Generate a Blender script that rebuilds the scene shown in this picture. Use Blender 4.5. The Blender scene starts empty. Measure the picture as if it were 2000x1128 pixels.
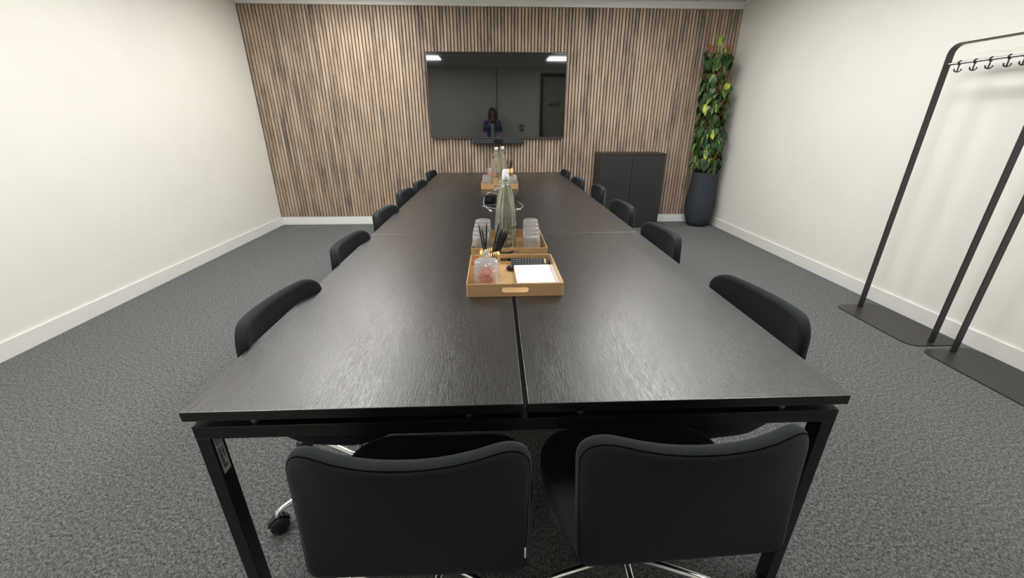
import bpy, bmesh, math, random
from math import pi, sin, cos, radians as rad
from mathutils import Vector, Matrix, noise
from mathutils.geometry import tessellate_polygon

S = bpy.context.scene
COL = S.collection
random.seed(7)

# ------------------------------------------------------------------ camera, world, exposure
cam_d = bpy.data.cameras.new('camera')
cam = bpy.data.objects.new('camera', cam_d)
COL.objects.link(cam)
CAM = Vector((-0.0677, -0.799, 1.370))
YAW, PITCH, ROLL, FPX = 0.0424, -0.3899, 0.0013, 792.4
_f = Vector((sin(YAW) * cos(PITCH), cos(YAW) * cos(PITCH), sin(PITCH)))
_r = Vector((cos(YAW), -sin(YAW), 0))
_u = _r.cross(_f)
_r2 = _r * cos(ROLL) + _u * sin(ROLL)
_u2 = -_r * sin(ROLL) + _u * cos(ROLL)
cam.matrix_world = Matrix(((_r2.x, _u2.x, -_f.x, CAM.x), (_r2.y, _u2.y, -_f.y, CAM.y),
                           (_r2.z, _u2.z, -_f.z, CAM.z), (0, 0, 0, 1)))
cam_d.sensor_fit = 'HORIZONTAL'
cam_d.sensor_width = 36.0
cam_d.lens = FPX / 2000 * 36.0
cam_d.clip_start = 0.003
S.camera = cam

w = bpy.data.worlds.new('world')
w.use_nodes = True
w.node_tree.nodes['Background'].inputs[0].default_value = (0.9, 0.95, 1, 1)
w.node_tree.nodes['Background'].inputs[1].default_value = 0.02
S.world = w
S.view_settings.view_transform = 'Standard'
S.view_settings.look = 'None'
S.view_settings.gamma = 1.0
S.view_settings.use_curve_mapping = False
S.view_settings.exposure = 0.0
LIGHT_STRENGTH = 27.8
LIGHT_COLOR = (1.0, 0.99, 0.96, 1)

# room constants
XL, XR, YB, YF, ZC = -3.118, 3.070, 5.105, -1.65, 2.752
TH, TW, TL = 0.74, 1.632, 1.632


# ------------------------------------------------------------------ materials
def nodes_of(m):
    return m.node_tree.nodes, m.node_tree.links


def mat(name, base=(0.8, 0.8, 0.8), rough=0.5, metal=0.0, ior=1.5, spec=0.5, trans=0.0, sheen=0.0, coat=0.0):
    m = bpy.data.materials.new(name)
    m.use_nodes = True
    b = m.node_tree.nodes['Principled BSDF']
    b.inputs['Base Color'].default_value = (*base, 1)
    b.inputs['Roughness'].default_value = rough
    b.inputs['Metallic'].default_value = metal
    b.inputs['IOR'].default_value = ior
    b.inputs['Specular IOR Level'].default_value = spec
    b.inputs['Transmission Weight'].default_value = trans
    b.inputs['Sheen Weight'].default_value = sheen
    b.inputs['Coat Weight'].default_value = coat
    return m


def nd(m, kind, **kw):
    n = m.node_tree.nodes.new(kind)
    for k, v in kw.items():
        setattr(n, k, v)
    return n


def coords(m, scale=(1, 1, 1), use='Object'):
    t = nd(m, 'ShaderNodeTexCoord')
    mp = nd(m, 'ShaderNodeMapping')
    mp.inputs['Scale'].default_value = scale
    m.node_tree.links.new(t.outputs[use], mp.inputs['Vector'])
    return mp.outputs['Vector']


def noise_tex(m, vec, scale, detail=3, rough=0.55):
    n = nd(m, 'ShaderNodeTexNoise')
    n.inputs['Scale'].default_value = scale
    n.inputs['Detail'].default_value = detail
    n.inputs['Roughness'].default_value = rough
    m.node_tree.links.new(vec, n.inputs['Vector'])
    return n.outputs['Fac']


def ramp(m, fac, stops):
    r = nd(m, 'ShaderNodeValToRGB')
    e = r.color_ramp.elements
    e[0].position, e[0].color = stops[0][0], (*stops[0][1], 1)
    e[1].position, e[1].color = stops[-1][0], (*stops[-1][1], 1)
    for p, c in stops[1:-1]:
        x = e.new(p)
        x.color = (*c, 1)
    m.node_tree.links.new(fac, r.inputs['Fac'])
    return r.outputs['Color']


def bump(m, h, strength=0.3, dist=0.002):
    b = nd(m, 'ShaderNodeBump')
    b.inputs['Strength'].default_value = strength
    b.inputs['Distance'].default_value = dist
    m.node_tree.links.new(h, b.inputs['Height'])
    m.node_tree.links.new(b.outputs['Normal'], m.node_tree.nodes['Principled BSDF'].inputs['Normal'])


def setcol(m, out, sock='Base Color'):
    m.node_tree.links.new(out, m.node_tree.nodes['Principled BSDF'].inputs[sock])


def mix(m, fac, a, b):
    n = nd(m, 'ShaderNodeMix', data_type='RGBA')
    if hasattr(fac, 'links') or not isinstance(fac, (int, float)):
        m.node_tree.links.new(fac, n.inputs[0])
    else:
        n.inputs[0].default_value = fac
    for v, i in ((a, 6), (b, 7)):
        if isinstance(v, tuple):
            n.inputs[i].default_value = (*v, 1)
        else:
            m.node_tree.links.new(v, n.inputs[i])
    return n.outputs[2]


def math_n(m, op, a, b=None):
    n = nd(m, 'ShaderNodeMath', operation=op)
    for i, v in enumerate((a, b)):
        if v is None:
            continue
        if isinstance(v, (int, float)):
            n.inputs[i].default_value = v
        else:
            m.node_tree.links.new(v, n.inputs[i])
    return n.outputs[0]


M = {}
# painted walls, woven vinyl look
m = M['wall'] = mat('wall_paint', (0.80, 0.765, 0.69), 0.75, spec=0.3)
v = coords(m)
bump(m, noise_tex(m, v, 350, 2), 0.08, 0.001)
setcol(m, ramp(m, noise_tex(m, v, 2.5, 3), [(0.3, (0.80, 0.782, 0.730)), (0.7, (0.82, 0.802, 0.750))]))
M['ceiling'] = mat('ceiling_tile', (0.78, 0.78, 0.75), 0.85, spec=0.2)
bump(M['ceiling'], noise_tex(M['ceiling'], coords(M['ceiling']), 180, 3), 0.2, 0.001)
M['grid'] = mat('ceiling_grid', (0.55, 0.55, 0.53), 0.6)
M['skirt'] = mat('skirting_paint', (0.80, 0.79, 0.755), 0.4)
M['trim_white'] = mat('trim_white', (0.84, 0.85, 0.83), 0.45)
M['skirt_back'] = mat('white_skirting', (0.88, 0.90, 0.885), 0.4)
# carpet
m = M['carpet'] = mat('carpet', (0.1, 0.1, 0.1), 0.95, spec=0.1, sheen=0.1)
v = coords(m)
vs = coords(m, (1.0, 0.6, 1.0))
n1 = noise_tex(m, vs, 185, 2, 0.6)
n2 = noise_tex(m, v, 60, 3, 0.7)
n3 = noise_tex(m, v, 2.2, 3)
c1 = ramp(m, n1, [(0.33, (0.010, 0.011, 0.012)), (0.5, (0.096, 0.104, 0.104)), (0.66, (0.32, 0.335, 0.325))])
c2 = ramp(m, n2, [(0.35, (0.032, 0.037, 0.039)), (0.5, (0.100, 0.107, 0.105)), (0.68, (0.21, 0.222, 0.21))])
setcol(m, mix(m, 0.50, c1, c2))
bump(m, n1, 0.8, 0.005)
# black oak veneer table tops
m = M['table'] = mat('black_oak', (0.012, 0.011, 0.011), 0.36, ior=1.55, spec=0.85)
v = coords(m, (1.0, 0.075, 1.0))
g = noise_tex(m, v, 460, 2, 0.6)
v2 = coords(m, (1.0, 0.06, 1.0))
g2 = noise_tex(m, v2, 26, 3, 0.55)
setcol(m, ramp(m, g, [(0.3, (0.004, 0.004, 0.004)), (0.6, (0.013, 0.011, 0.011)), (0.8, (0.026, 0.023, 0.022))]))
setcol(m, ramp(m, g2, [(0.3, (0.31, 0.31, 0.31)), (0.7, (0.36, 0.36, 0.36))]), 'Roughness')
pore = ramp(m, math_n(m, 'ADD', math_n(m, 'MULTIPLY', g, 0.92), math_n(m, 'MULTIPLY', g2, 0.08)), [(0.36, (0, 0, 0)), (0.52, (1, 1, 1))])
bump(m, pore, 0.30, 0.0005)
M['table_edge'] = mat('black_edge_band', (0.0065, 0.0065, 0.007), 0.42)
M['black_metal'] = mat('black_powder_coat', (0.0045, 0.0045, 0.005), 0.38)
M['rack_metal'] = mat('rack_powder_coat', (0.026, 0.024, 0.024), 0.42)
M['chrome'] = mat('chrome', (0.86, 0.86, 0.87), 0.16, 1.0)
M['satin'] = mat('satin_chrome', (0.86, 0.85, 0.86), 0.24, 1.0)
M['steel'] = mat('satin_steel', (0.55, 0.55, 0.56), 0.28, 1.0)
M['black_plastic'] = mat('black_plastic', (0.010, 0.010, 0.011), 0.28)
M['matte_plastic'] = mat('matte_black_plastic', (0.010, 0.010, 0.011), 0.6)
M['cable_black'] = mat('black_cable', (0.004, 0.004, 0.005), 0.6, spec=0.2)
# upholstery
m = M['fabric'] = mat('charcoal_upholstery', (0.012, 0.013, 0.015), 0.9, spec=0.10, sheen=0.10)
m.node_tree.nodes['Principled BSDF'].inputs['Sheen Tint'].default_value = (0.85, 0.93, 1.0, 1)
m.node_tree.nodes['Principled BSDF'].inputs['Sheen Roughness'].default_value = 0.45
v = coords(m)
setcol(m, ramp(m, noise_tex(m, v, 900, 2), [(0.3, (0.0100, 0.0112, 0.0130)), (0.7, (0.0240, 0.0265, 0.0295))]))
wv = nd(m, 'ShaderNodeTexWave')
wv.inputs['Scale'].default_value = 160
wv.inputs['Distortion'].default_value = 0.4
m.node_tree.links.new(coords(m, (0.3, 0.3, 1.0)), wv.inputs['Vector'])
bump(m, wv.outputs['Fac'], 0.10, 0.001)
M['piping'] = mat('seam_piping', (0.0018, 0.0022, 0.0030), 0.95, spec=0.03)
M['white_label'] = mat('white_label', (0.72, 0.74, 0.76), 0.5)
M['ink'] = mat('black_ink', (0.02, 0.022, 0.025), 0.6)
# slatted wall
PITCH_S = 0.042
m = M['slat'] = mat('walnut_slat', (0.3, 0.22, 0.16), 0.55, spec=0.3)
tc = nd(m, 'ShaderNodeTexCoord')
sx = nd(m, 'ShaderNodeSeparateXYZ')
m.node_tree.links.new(tc.outputs['Object'], sx.inputs[0])
idx = math_n(m, 'FLOOR', math_n(m, 'DIVIDE', sx.outputs[0], PITCH_S))
wn = nd(m, 'ShaderNodeTexWhiteNoise', noise_dimensions='1D')
m.node_tree.links.new(idx, wn.inputs['W'])
cb = nd(m, 'ShaderNodeCombineXYZ')
m.node_tree.links.new(sx.outputs[0], cb.inputs[0])
m.node_tree.links.new(math_n(m, 'MULTIPLY', wn.outputs['Value'], 3.0), cb.inputs[1])
m.node_tree.links.new(sx.outputs[2], cb.inputs[2])
mpa = nd(m, 'ShaderNodeMapping'); mpa.inputs['Scale'].default_value = (9.0, 0.5, 2.4)
mpb = nd(m, 'ShaderNodeMapping'); mpb.inputs['Scale'].default_value = (150.0, 6.0, 2.6)
m.node_tree.links.new(cb.outputs[0], mpa.inputs['Vector'])
m.node_tree.links.new(cb.outputs[0], mpb.inputs['Vector'])
big = noise_tex(m, mpa.outputs[0], 1.0, 4, 0.6)
fine = noise_tex(m, mpb.outputs[0], 1.0, 3, 0.6)
tone = math_n(m, 'ADD', math_n(m, 'MULTIPLY', big, 0.95), math_n(m, 'MULTIPLY', wn.outputs['Value'], 0.20))
tone = math_n(m, 'SUBTRACT', math_n(m, 'ADD', tone, math_n(m, 'MULTIPLY', fine, 0.26)), 0.09)
setcol(m, ramp(m, tone, [(0.34, (0.168, 0.130, 0.106)), (0.48, (0.300, 0.234, 0.184)), (0.60, (0.432, 0.330, 0.250)),
                         (0.80, (0.550, 0.425, 0.320))]))
bump(m, fine, 0.15, 0.0006)
M['felt'] = mat('brown_felt_backing', (0.034, 0.020, 0.012), 0.95, spec=0.1)
# tv
M['screen'] = mat('glossy_screen', (0.0025, 0.0025, 0.003), 0.035, ior=1.95)
M['tv_case'] = mat('tv_case', (0.02, 0.02, 0.022), 0.35)
M['tv_edge'] = mat('tv_lower_edge', (0.16, 0.16, 0.17), 0.35, 0.8)
M['mesh_grey'] = mat('speaker_cloth', (0.045, 0.047, 0.052), 0.85, spec=0.2)
M['lens'] = mat('camera_lens', (0.004, 0.004, 0.005), 0.08)
M['cab'] = mat('charcoal_cabinet', (0.018, 0.019, 0.019), 0.55)
M['cab_top'] = mat('dark_cabinet_carcass', (0.022, 0.018, 0.015), 0.45)
# pot and plant
m = M['pot'] = mat('slate_pot', (0.040, 0.047, 0.054), 0.8, spec=0.25)
v = coords(m, (1, 1, 3))
bump(m, noise_tex(m, v, 45, 4, 0.7), 0.7, 0.004)
M['soil'] = mat('soil', (0.02, 0.014, 0.01), 0.95)
M['pole'] = mat('moss_pole', (0.060, 0.038, 0.020), 0.95)
bump(M['pole'], noise_tex(M['pole'], coords(M['pole']), 90, 3), 0.9, 0.01)
M['stem'] = mat('vine_stem', (0.34, 0.185, 0.060), 0.6)
m = M['leaf'] = mat('variegated_leaf', (0.03, 0.09, 0.02), 0.38, spec=0.45)
uv = nd(m, 'ShaderNodeUVMap', uv_map='leaf_uv')
su = nd(m, 'ShaderNodeSeparateXYZ')
m.node_tree.links.new(uv.outputs[0], su.inputs[0])
at = nd(m, 'ShaderNodeAttribute', attribute_name='leaf_var')
sa = nd(m, 'ShaderNodeSeparateXYZ')
m.node_tree.links.new(at.outputs['Vector'], sa.inputs[0])
du = math_n(m, 'ABSOLUTE', math_n(m, 'SUBTRACT', su.outputs[0], 0.5))
nz = noise_tex(m, coords(m, (1, 1, 1)), 55, 2)
edge = math_n(m, 'SUBTRACT', math_n(m, 'ADD', du, math_n(m, 'MULTIPLY', nz, 0.16)), math_n(m, 'MULTIPLY', sa.outputs[0], 0.62))
fac = nd(m, 'ShaderNodeMapRange')
fac.inputs[1].default_value, fac.inputs[2].default_value = -0.01, 0.025
fac.inputs[3].default_value, fac.inputs[4].default_value = 1, 0
m.node_tree.links.new(edge, fac.inputs[0])
green = mix(m, sa.outputs[1], (0.014, 0.040, 0.012), (0.040, 0.105, 0.026))
lime = mix(m, sa.outputs[2], (0.30, 0.37, 0.030), (0.50, 0.56, 0.07))
setcol(m, mix(m, fac.outputs[0], green, lime))
M['dry_leaf'] = mat('browned_leaf', (0.22, 0.085, 0.03), 0.6)
# table-top items
m = M['tray'] = mat('gold_lacquer_tray', (0.50, 0.32, 0.15), 0.30, 0.25, spec=0.5)
setcol(m, ramp(m, noise_tex(m, coords(m, (1, 14, 1)), 18, 3), [(0.3, (0.58, 0.37, 0.175)), (0.7, (0.65, 0.42, 0.205))]))
def painted_haze_glass(name, tint, haze, rough=0.02):
    m_ = mat(name, tint, rough, ior=1.47, trans=1.0)
    N, L = nodes_of(m_)
    b_ = N['Principled BSDF']
    tr = N.new('ShaderNodeBsdfTranslucent'); tr.inputs[0].default_value = (*tint, 1)
    df = N.new('ShaderNodeBsdfDiffuse'); df.inputs[0].default_value = (*tint, 1)
    a_ = N.new('ShaderNodeMixShader'); a_.inputs[0].default_value = 0.5
    c_ = N.new('ShaderNodeMixShader'); c_.inputs[0].default_value = haze  # whitish share paints in the room light that clear glass scatters
    L.new(df.outputs[0], a_.inputs[1]); L.new(tr.outputs[0], a_.inputs[2])
    L.new(b_.outputs[0], c_.inputs[1]); L.new(a_.outputs[0], c_.inputs[2])
    L.new(c_.outputs[0], N['Material Output'].inputs['Surface'])
    return m_


M['glass'] = painted_haze_glass('ribbed_glass', (0.99, 0.975, 0.965), 0.12)
M['jar_glass'] = painted_haze_glass('cut_glass', (0.99, 0.97, 0.97), 0.15)
M['green_glass'] = painted_haze_glass('bottle_glass', (0.97, 0.98, 0.92), 0.012)
M['china'] = mat('white_ceramic', (0.82, 0.85, 0.86), 0.25)
M['gold'] = mat('polished_brass', (0.80, 0.56, 0.24), 0.22, 1.0)
M['pencil'] = mat('black_pencil', (0.012, 0.011, 0.014), 0.35)
M['paper'] = mat('white_paper', (0.86, 0.87, 0.90), 0.7)
M['pink'] = mat('pink_sweet', (0.80, 0.10, 0.13), 0.35)
M['orange'] = mat('orange_sweet', (0.90, 0.34, 0.04), 0.35)
M['purple'] = mat('purple_button', (0.28, 0.05, 0.12), 0.3)
M['grey_key'] = mat('grey_button', (0.42, 0.42, 0.46), 0.5)
M['cream'] = mat('cream_button', (0.80, 0.62, 0.40), 0.35)
M['cable_white'] = mat('white_cable', (0.62, 0.62, 0.62), 0.4)
M['floorbox'] = mat('brushed_floor_frame', (0.22, 0.22, 0.22), 0.5, 0.6)
# people and far wall
M['skin'] = mat('skin', (0.56, 0.33, 0.23), 0.5)
M['hair'] = mat('brown_hair', (0.07, 0.042, 0.022), 0.55)
M['blue'] = mat('blue_jacket', (0.035, 0.12, 0.33), 0.8)
M['white_top'] = mat('white_top', (0.72, 0.72, 0.74), 0.8)
M['trouser'] = mat('dark_trousers', (0.02, 0.022, 0.03), 0.8)
M['lip'] = mat('lip', (0.45, 0.16, 0.14), 0.45)
M['eye_white'] = mat('eye_white', (0.8, 0.8, 0.8), 0.3)
M['door_frame'] = mat('black_door_frame', (0.012, 0.014, 0.016), 0.45)
M['door_glass'] = mat('corridor_lit_door_glass', (0.34, 0.38, 0.30), 0.35)  # pale green carries the lit corridor behind the pane as colour
m = M['lamp'] = mat('lit_panel', (0.9, 0.9, 0.9), 0.5)
_b = m.node_tree.nodes['Principled BSDF']
_b.inputs['Emission Color'].default_value = LIGHT_COLOR
_b.inputs['Emission Strength'].default_value = LIGHT_STRENGTH


# ------------------------------------------------------------------ geometry helpers
def obj(name, bm, material, parent=None, smooth=False, loc=None, kind=None, label=None):
    me = bpy.data.meshes.new(name)
    bmesh.ops.recalc_face_normals(bm, faces=bm.faces)
    bm.to_mesh(me)
    bm.free()
    mats = material if isinstance(material, (list, tuple)) else [material]
    for mm in mats:
        me.materials.append(mm)
    if smooth:
        me.polygons.foreach_set('use_smooth', [True] * len(me.polygons))
        if smooth != 'all':
            try:
                me.set_sharp_from_angle(angle=rad(40))
            except Exception:
                pass
    o = bpy.data.objects.new(name, me)
    COL.objects.link(o)
    if parent is not None:
        o.parent = parent
    if loc is not None:
        o.location = loc
    if kind:
        o['kind'] = kind
    if label:
        o['label'] = label
    return o


def thing(name, label, cat, loc=(0, 0, 0), rotz=0.0, group=None):
    o = bpy.data.objects.new(name, None)
    o.empty_display_size = 0.05
    COL.objects.link(o)
    o.location = loc
    o.rotation_euler = (0, 0, rotz)
    return tag(o, label, cat, group)


def tag(o, label, cat, group=None):
    o['label'] = label
    o['category'] = cat
    if group:
        o['group'] = group
    return o


def struct(name, bm, m, parent=None, **kw):
    return obj(name, bm, m, parent, kind=None if parent else 'structure', **kw)


def dup(root, loc=None, rotz=None, label=None, group=None):
    r = root.copy()
    COL.objects.link(r)
    if loc is not None:
        r.location = loc
    if rotz is not None:
        r.rotation_euler = (0, 0, rotz)
    if label:
        r['label'] = label
    if group:
        r['group'] = group
    for ch in list(root.children):
        c = ch.copy()
        COL.objects.link(c)
        c.parent = r
        for g_ in ch.children:
            d = g_.copy()
            COL.objects.link(d)
            d.parent = c
    return r


def B():
    return bmesh.new()


def box(bm, x0, x1, y0, y1, z0, z1, bev=0.0, seg=2, M4=None, mi=0):
    vs = [bm.verts.new((x, y, z)) for x in (x0, x1) for y in (y0, y1) for z in (z0, z1)]
    fs = [bm.faces.new([vs[i] for i in q]) for q in ((0, 1, 3, 2), (4, 6, 7, 5), (0, 4, 5, 1), (2, 3, 7, 6), (0, 2, 6, 4), (1, 5, 7, 3))]
    for f in fs:
        f.material_index = mi
    if M4 is not None:
        bmesh.ops.transform(bm, matrix=M4, verts=vs)
    if bev > 0:
        es = list({e for f in fs for e in f.edges})
        bmesh.ops.bevel(bm, geom=es, offset=bev, segments=seg, affect='EDGES', profile=0.5)
    return bm


def tube(bm, pts, r, n=10, cyclic=False, cap=True, mi=0):
    pts = [Vector(p) for p in pts]
    N = len(pts)
    rs = r if isinstance(r, (list, tuple)) else [r] * N
    rings = []
    up = None
    for i, p in enumerate(pts):
        if cyclic:
            t = pts[(i + 1) % N] - pts[i - 1]
        else:
            t = pts[min(i + 1, N - 1)] - pts[max(i - 1, 0)]
        if t.length < 1e-9:
            t = Vector((0, 0, 1))
        t.normalize()
        if up is None:
            a = Vector((0, 0, 1)) if abs(t.z) < 0.9 else Vector((1, 0, 0))
            up = (a - t * a.dot(t)).normalized()
        else:
            up = (up - t * up.dot(t))
            if up.length < 1e-6:
                a = Vector((1, 0, 0))
                up = a - t * a.dot(t)
            up.normalize()
        s = t.cross(up)
        rings.append([bm.verts.new(p + (up * cos(2 * pi * k / n) + s * sin(2 * pi * k / n)) * rs[i]) for k in range(n)])
    for i in range(N if cyclic else N - 1):
        a, b = rings[i], rings[(i + 1) % N]
        for k in range(n):
            f = bm.faces.new((a[k], a[(k + 1) % n], b[(k + 1) % n], b[k]))
            f.material_index = mi
    if cap and not cyclic:
        for rg in (rings[0][::-1], rings[-1]):
            f = bm.faces.new(rg)
            f.material_index = mi
    return bm


def smooth_pts(pts, k=6, cyclic=False):
    P = [Vector(p) for p in pts]
    N = len(P)
    out = []
    rng = range(N if cyclic else N - 1)
    for i in rng:
        if cyclic:
            p0, p1, p2, p3 = P[i - 1], P[i], P[(i + 1) % N], P[(i + 2) % N]
        else:
            p0, p1, p2, p3 = P[max(i - 1, 0)], P[i], P[i + 1], P[min(i + 2, N - 1)]
        for j in range(k):
            t = j / k
            out.append(0.5 * ((2 * p1) + (-p0 + p2) * t + (2 * p0 - 5 * p1 + 4 * p2 - p3) * t * t + (-p0 + 3 * p1 - 3 * p2 + p3) * t ** 3))
    if not cyclic:
        out.append(P[-1])
    return out


def lathe(bm, prof, n=32, mod=None, c=(0, 0, 0), mi=0):
    rings = []
    for j, (r, z) in enumerate(prof):
        if r < 1e-6:
            rings.append([bm.verts.new((c[0], c[1], c[2] + z))])
        else:
            rg = []
            for k in range(n):
                a = 2 * pi * k / n
                rr = r if mod is None else r + mod(a, z, j, k)
                rg.append(bm.verts.new((c[0] + rr * cos(a), c[1] + rr * sin(a), c[2] + z)))
            rings.append(rg)
    for a, b in zip(rings, rings[1:]):
        for k in range(n):
            q = (k + 1) % n
            if len(a) == 1 and len(b) == 1:
                continue
            if len(a) == 1:
                f = bm.faces.new((a[0], b[q], b[k]))
            elif len(b) == 1:
                f = bm.faces.new((a[k], a[q], b[0]))
            else:
                f = bm.faces.new((a[k], a[q], b[q], b[k]))
            f.material_index = mi
    return bm


def prism(bm, loops, z0, z1, M4=None, mi=0):
    """extruded flat polygon (first loop outer, others holes), 2D points"""
    L = [[Vector((p[0], p[1], 0)) for p in lp] for lp in loops]
    tris = tessellate_polygon(L)
    flat = [p for lp in L for p in lp]
    lo = [bm.verts.new((p.x, p.y, z0)) for p in flat]
    hi = [bm.verts.new((p.x, p.y, z1)) for p in flat]
    for t in tris:
        for vs, rev in ((hi, False), (lo, True)):
            q = [vs[i] for i in t]
            try:
                bm.faces.new(q[::-1] if rev else q).material_index = mi
            except ValueError:
                pass
    o = 0
    for lp in L:
        n = len(lp)
        for i in range(n):
            a, b = o + i, o + (i + 1) % n
            bm.faces.new((lo[a], lo[b], hi[b], hi[a])).material_index = mi
        o += n
    if M4 is not None:
        bmesh.ops.transform(bm, matrix=M4, verts=lo + hi)
    return bm


def rrect(w_, h_, r, n=6, cx=0, cy=0):
    out = []
    for sx_, sy_, a0 in ((1, 1, 0), (-1, 1, 90), (-1, -1, 180), (1, -1, 270)):
        for k in range(n + 1):
            a = rad(a0 + 90 * k / n)
            out.append((cx + sx_ * (w_ / 2 - r) + r * cos(a), cy + sy_ * (h_ / 2 - r) + r * sin(a)))
    return out


def pad(bm, outline, t, er, deform, rings=(0.9, 0.72, 0.5, 0.25), seg=4):
    """soft slab: outline (2D), thickness t along third axis, edge radius er; deform(a,b,c)->xyz"""
    n = len(outline)
    P = [Vector((p[0], p[1])) for p in outline]
    ctr = sum(P, Vector((0, 0))) / n
    nor = []
    for i in range(n):
        d = P[(i + 1) % n] - P[i - 1]
        q = Vector((d.y, -d.x)).normalized()
        if q.dot(P[i] - ctr) < 0:
            q = -q
        nor.append(q)
    prof = []
    for k in range(seg + 1):
        a = pi / 2 * k / seg
        prof.append((er - er * sin(a), -t / 2 + er - er * cos(a)))
    for k in range(seg + 1):
        a = pi / 2 * k / seg
        prof.append((er - er * cos(a), t / 2 - er + er * sin(a)))
    loops = []
    inner = [P[i] - nor[i] * er for i in range(n)]
    for s in rings[::-1]:
        loops.append([(ctr + (p - ctr) * s, -t / 2) for p in inner])
    for ins, dz in prof:
        loops.append([(P[i] - nor[i] * ins, dz) for i in range(n)])
    for s in rings:
        loops.append([(ctr + (p - ctr) * s, t / 2) for p in inner])
    R = [[bm.verts.new(deform(q.x, q.y, dz)) for q, dz in lp] for lp in loops]
    for a, b in zip(R, R[1:]):
        for i in range(n):
            j = (i + 1) % n
            bm.faces.new((a[i], a[j], b[j], b[i]))
    for rg, dz in ((R[0][::-1], -t / 2), (R[-1], t / 2)):
        c_ = bm.verts.new(deform(ctr.x, ctr.y, dz))
        for i in range(n):
            bm.faces.new((rg[i], rg[(i + 1) % n], c_))
    return bm


# script lettering as pen strokes: the word written on the bottles and the door
SCRIPT = [
    [(0.62, 1.28), (0.48, 1.38), (0.30, 1.32), (0.24, 1.12), (0.38, 0.92), (0.50, 0.70), (0.46, 0.45), (0.26, 0.33), (0.04, 0.42), (0.0, 0.55)],
    [(0.78, 0.86), (0.76, 0.40), (0.66, -0.25)],
    [(0.76, 0.62), (0.90, 0.86), (1.08, 0.82), (1.10, 0.55), (0.96, 0.36), (0.78, 0.42)],
    [(1.62, 0.78), (1.46, 0.88), (1.28, 0.70), (1.26, 0.44), (1.40, 0.34), (1.56, 0.52), (1.64, 0.86), (1.62, 0.48), (1.72, 0.36), (1.84, 0.48)],
    [(2.20, 0.76), (2.06, 0.88), (1.90, 0.72), (1.88, 0.46), (2.04, 0.34), (2.24, 0.48), (2.40, 0.62), (2.56, 0.76), (2.48, 0.88), (2.36, 0.78), (2.34, 0.48), (2.48, 0.34), (2.68, 0.48)],
    [(2.68, 0.48), (2.86, 0.86), (2.90, 0.62), (3.00, 0.46), (2.88, 0.32), (2.70, 0.38)],
]


def script_strokes(size, place, th, bm=None):
    bm = bm or B()
    for st in SCRIPT:
        pts = smooth_pts([place(x * size / 3.0, (y - 0.6) * size / 3.0) for x, y in st], 4)
        tube(bm, pts, th, 5)
    return bm


# ------------------------------------------------------------------ room shell
bm = B(); box(bm, XL - 0.2, XR + 0.2, YF - 0.2, YB + 0.2, -0.1, 0.0)
struct('floor', bm, M['carpet'])
bm = B(); box(bm, XL - 0.2, XR + 0.2, YF - 0.2, YB + 0.2, ZC, ZC + 0.1)
ceil = struct('ceiling', bm, M['ceiling'])
bm = B()
for i in range(-6, 6):
    box(bm, i * 0.6 + 0.05 - 0.012, i * 0.6 + 0.05 + 0.012, YF, YB - 0.05, ZC - 0.004, ZC)
for j in range(12):
    y = 4.95 - 0.6 * j
    if y > YF:
        box(bm, XL, XR, y - 0.012, y + 0.012, ZC - 0.0045, ZC)
obj('ceiling_grid', bm, M['grid'], ceil)
bm = B(); box(bm, XL - 0.1, XL, YF - 0.1, YB + 0.1, 0, ZC); struct('wall_left', bm, M['wall'])
bm = B(); box(bm, XR, XR + 0.1, YF - 0.1, YB + 0.1, 0, ZC); struct('wall_right', bm, M['wall'])
bm = B(); box(bm, XL, XR, YB, YB + 0.1, 0, ZC)
wb = struct('wall_back', bm, M['wall'])
# slat cladding
SZ0, SZ1 = 0.116, 2.672
bm = B(); box(bm, XL + 0.001, XR - 0.001, YB - 0.009, YB - 0.0005, SZ0, SZ1)
obj('felt_backing', bm, M['felt'], wb)
bm = B()
i = math.ceil(XL / PITCH_S)
while (i + 1) * PITCH_S < XR:
    x0 = i * PITCH_S + 0.0055
    box(bm, x0, x0 + 0.0310, YB - 0.0225, YB - 0.009, SZ0, SZ1, 0.0012, 1)
    i += 1
obj('slat_cladding', bm, M['slat'], wb)
bm = B(); box(bm, XL, XR, YB - 0.034, YB, SZ1 + 0.001, ZC, 0.002)
struct('trim_1', bm, M['trim_white'])
bm = B(); box(bm, XR - 0.022, XR, YF, YB - 0.035, ZC - 0.038, ZC, 0.002)
struct('trim_2', bm, M['trim_white'])
bm = B(); box(bm, XL, XL + 0.022, YF, YB - 0.035, ZC - 0.038, ZC, 0.002)
struct('trim_3', bm, M['trim_white'])


def skirting(name, x0, x1, y0, y1, m_='skirt'):
    b_ = B(); box(b_, x0, x1, y0, y1, 0, 0.1145, 0.003, 2)
    struct(name, b_, M[m_])


skirting('baseboard_left', XL, XL + 0.014, YF, YB)
skirting('baseboard_right', XR - 0.014, XR, YF, YB)
skirting('baseboard_back', XL + 0.014, XR - 0.014, YB - 0.018, YB, 'skirt_back')
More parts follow.
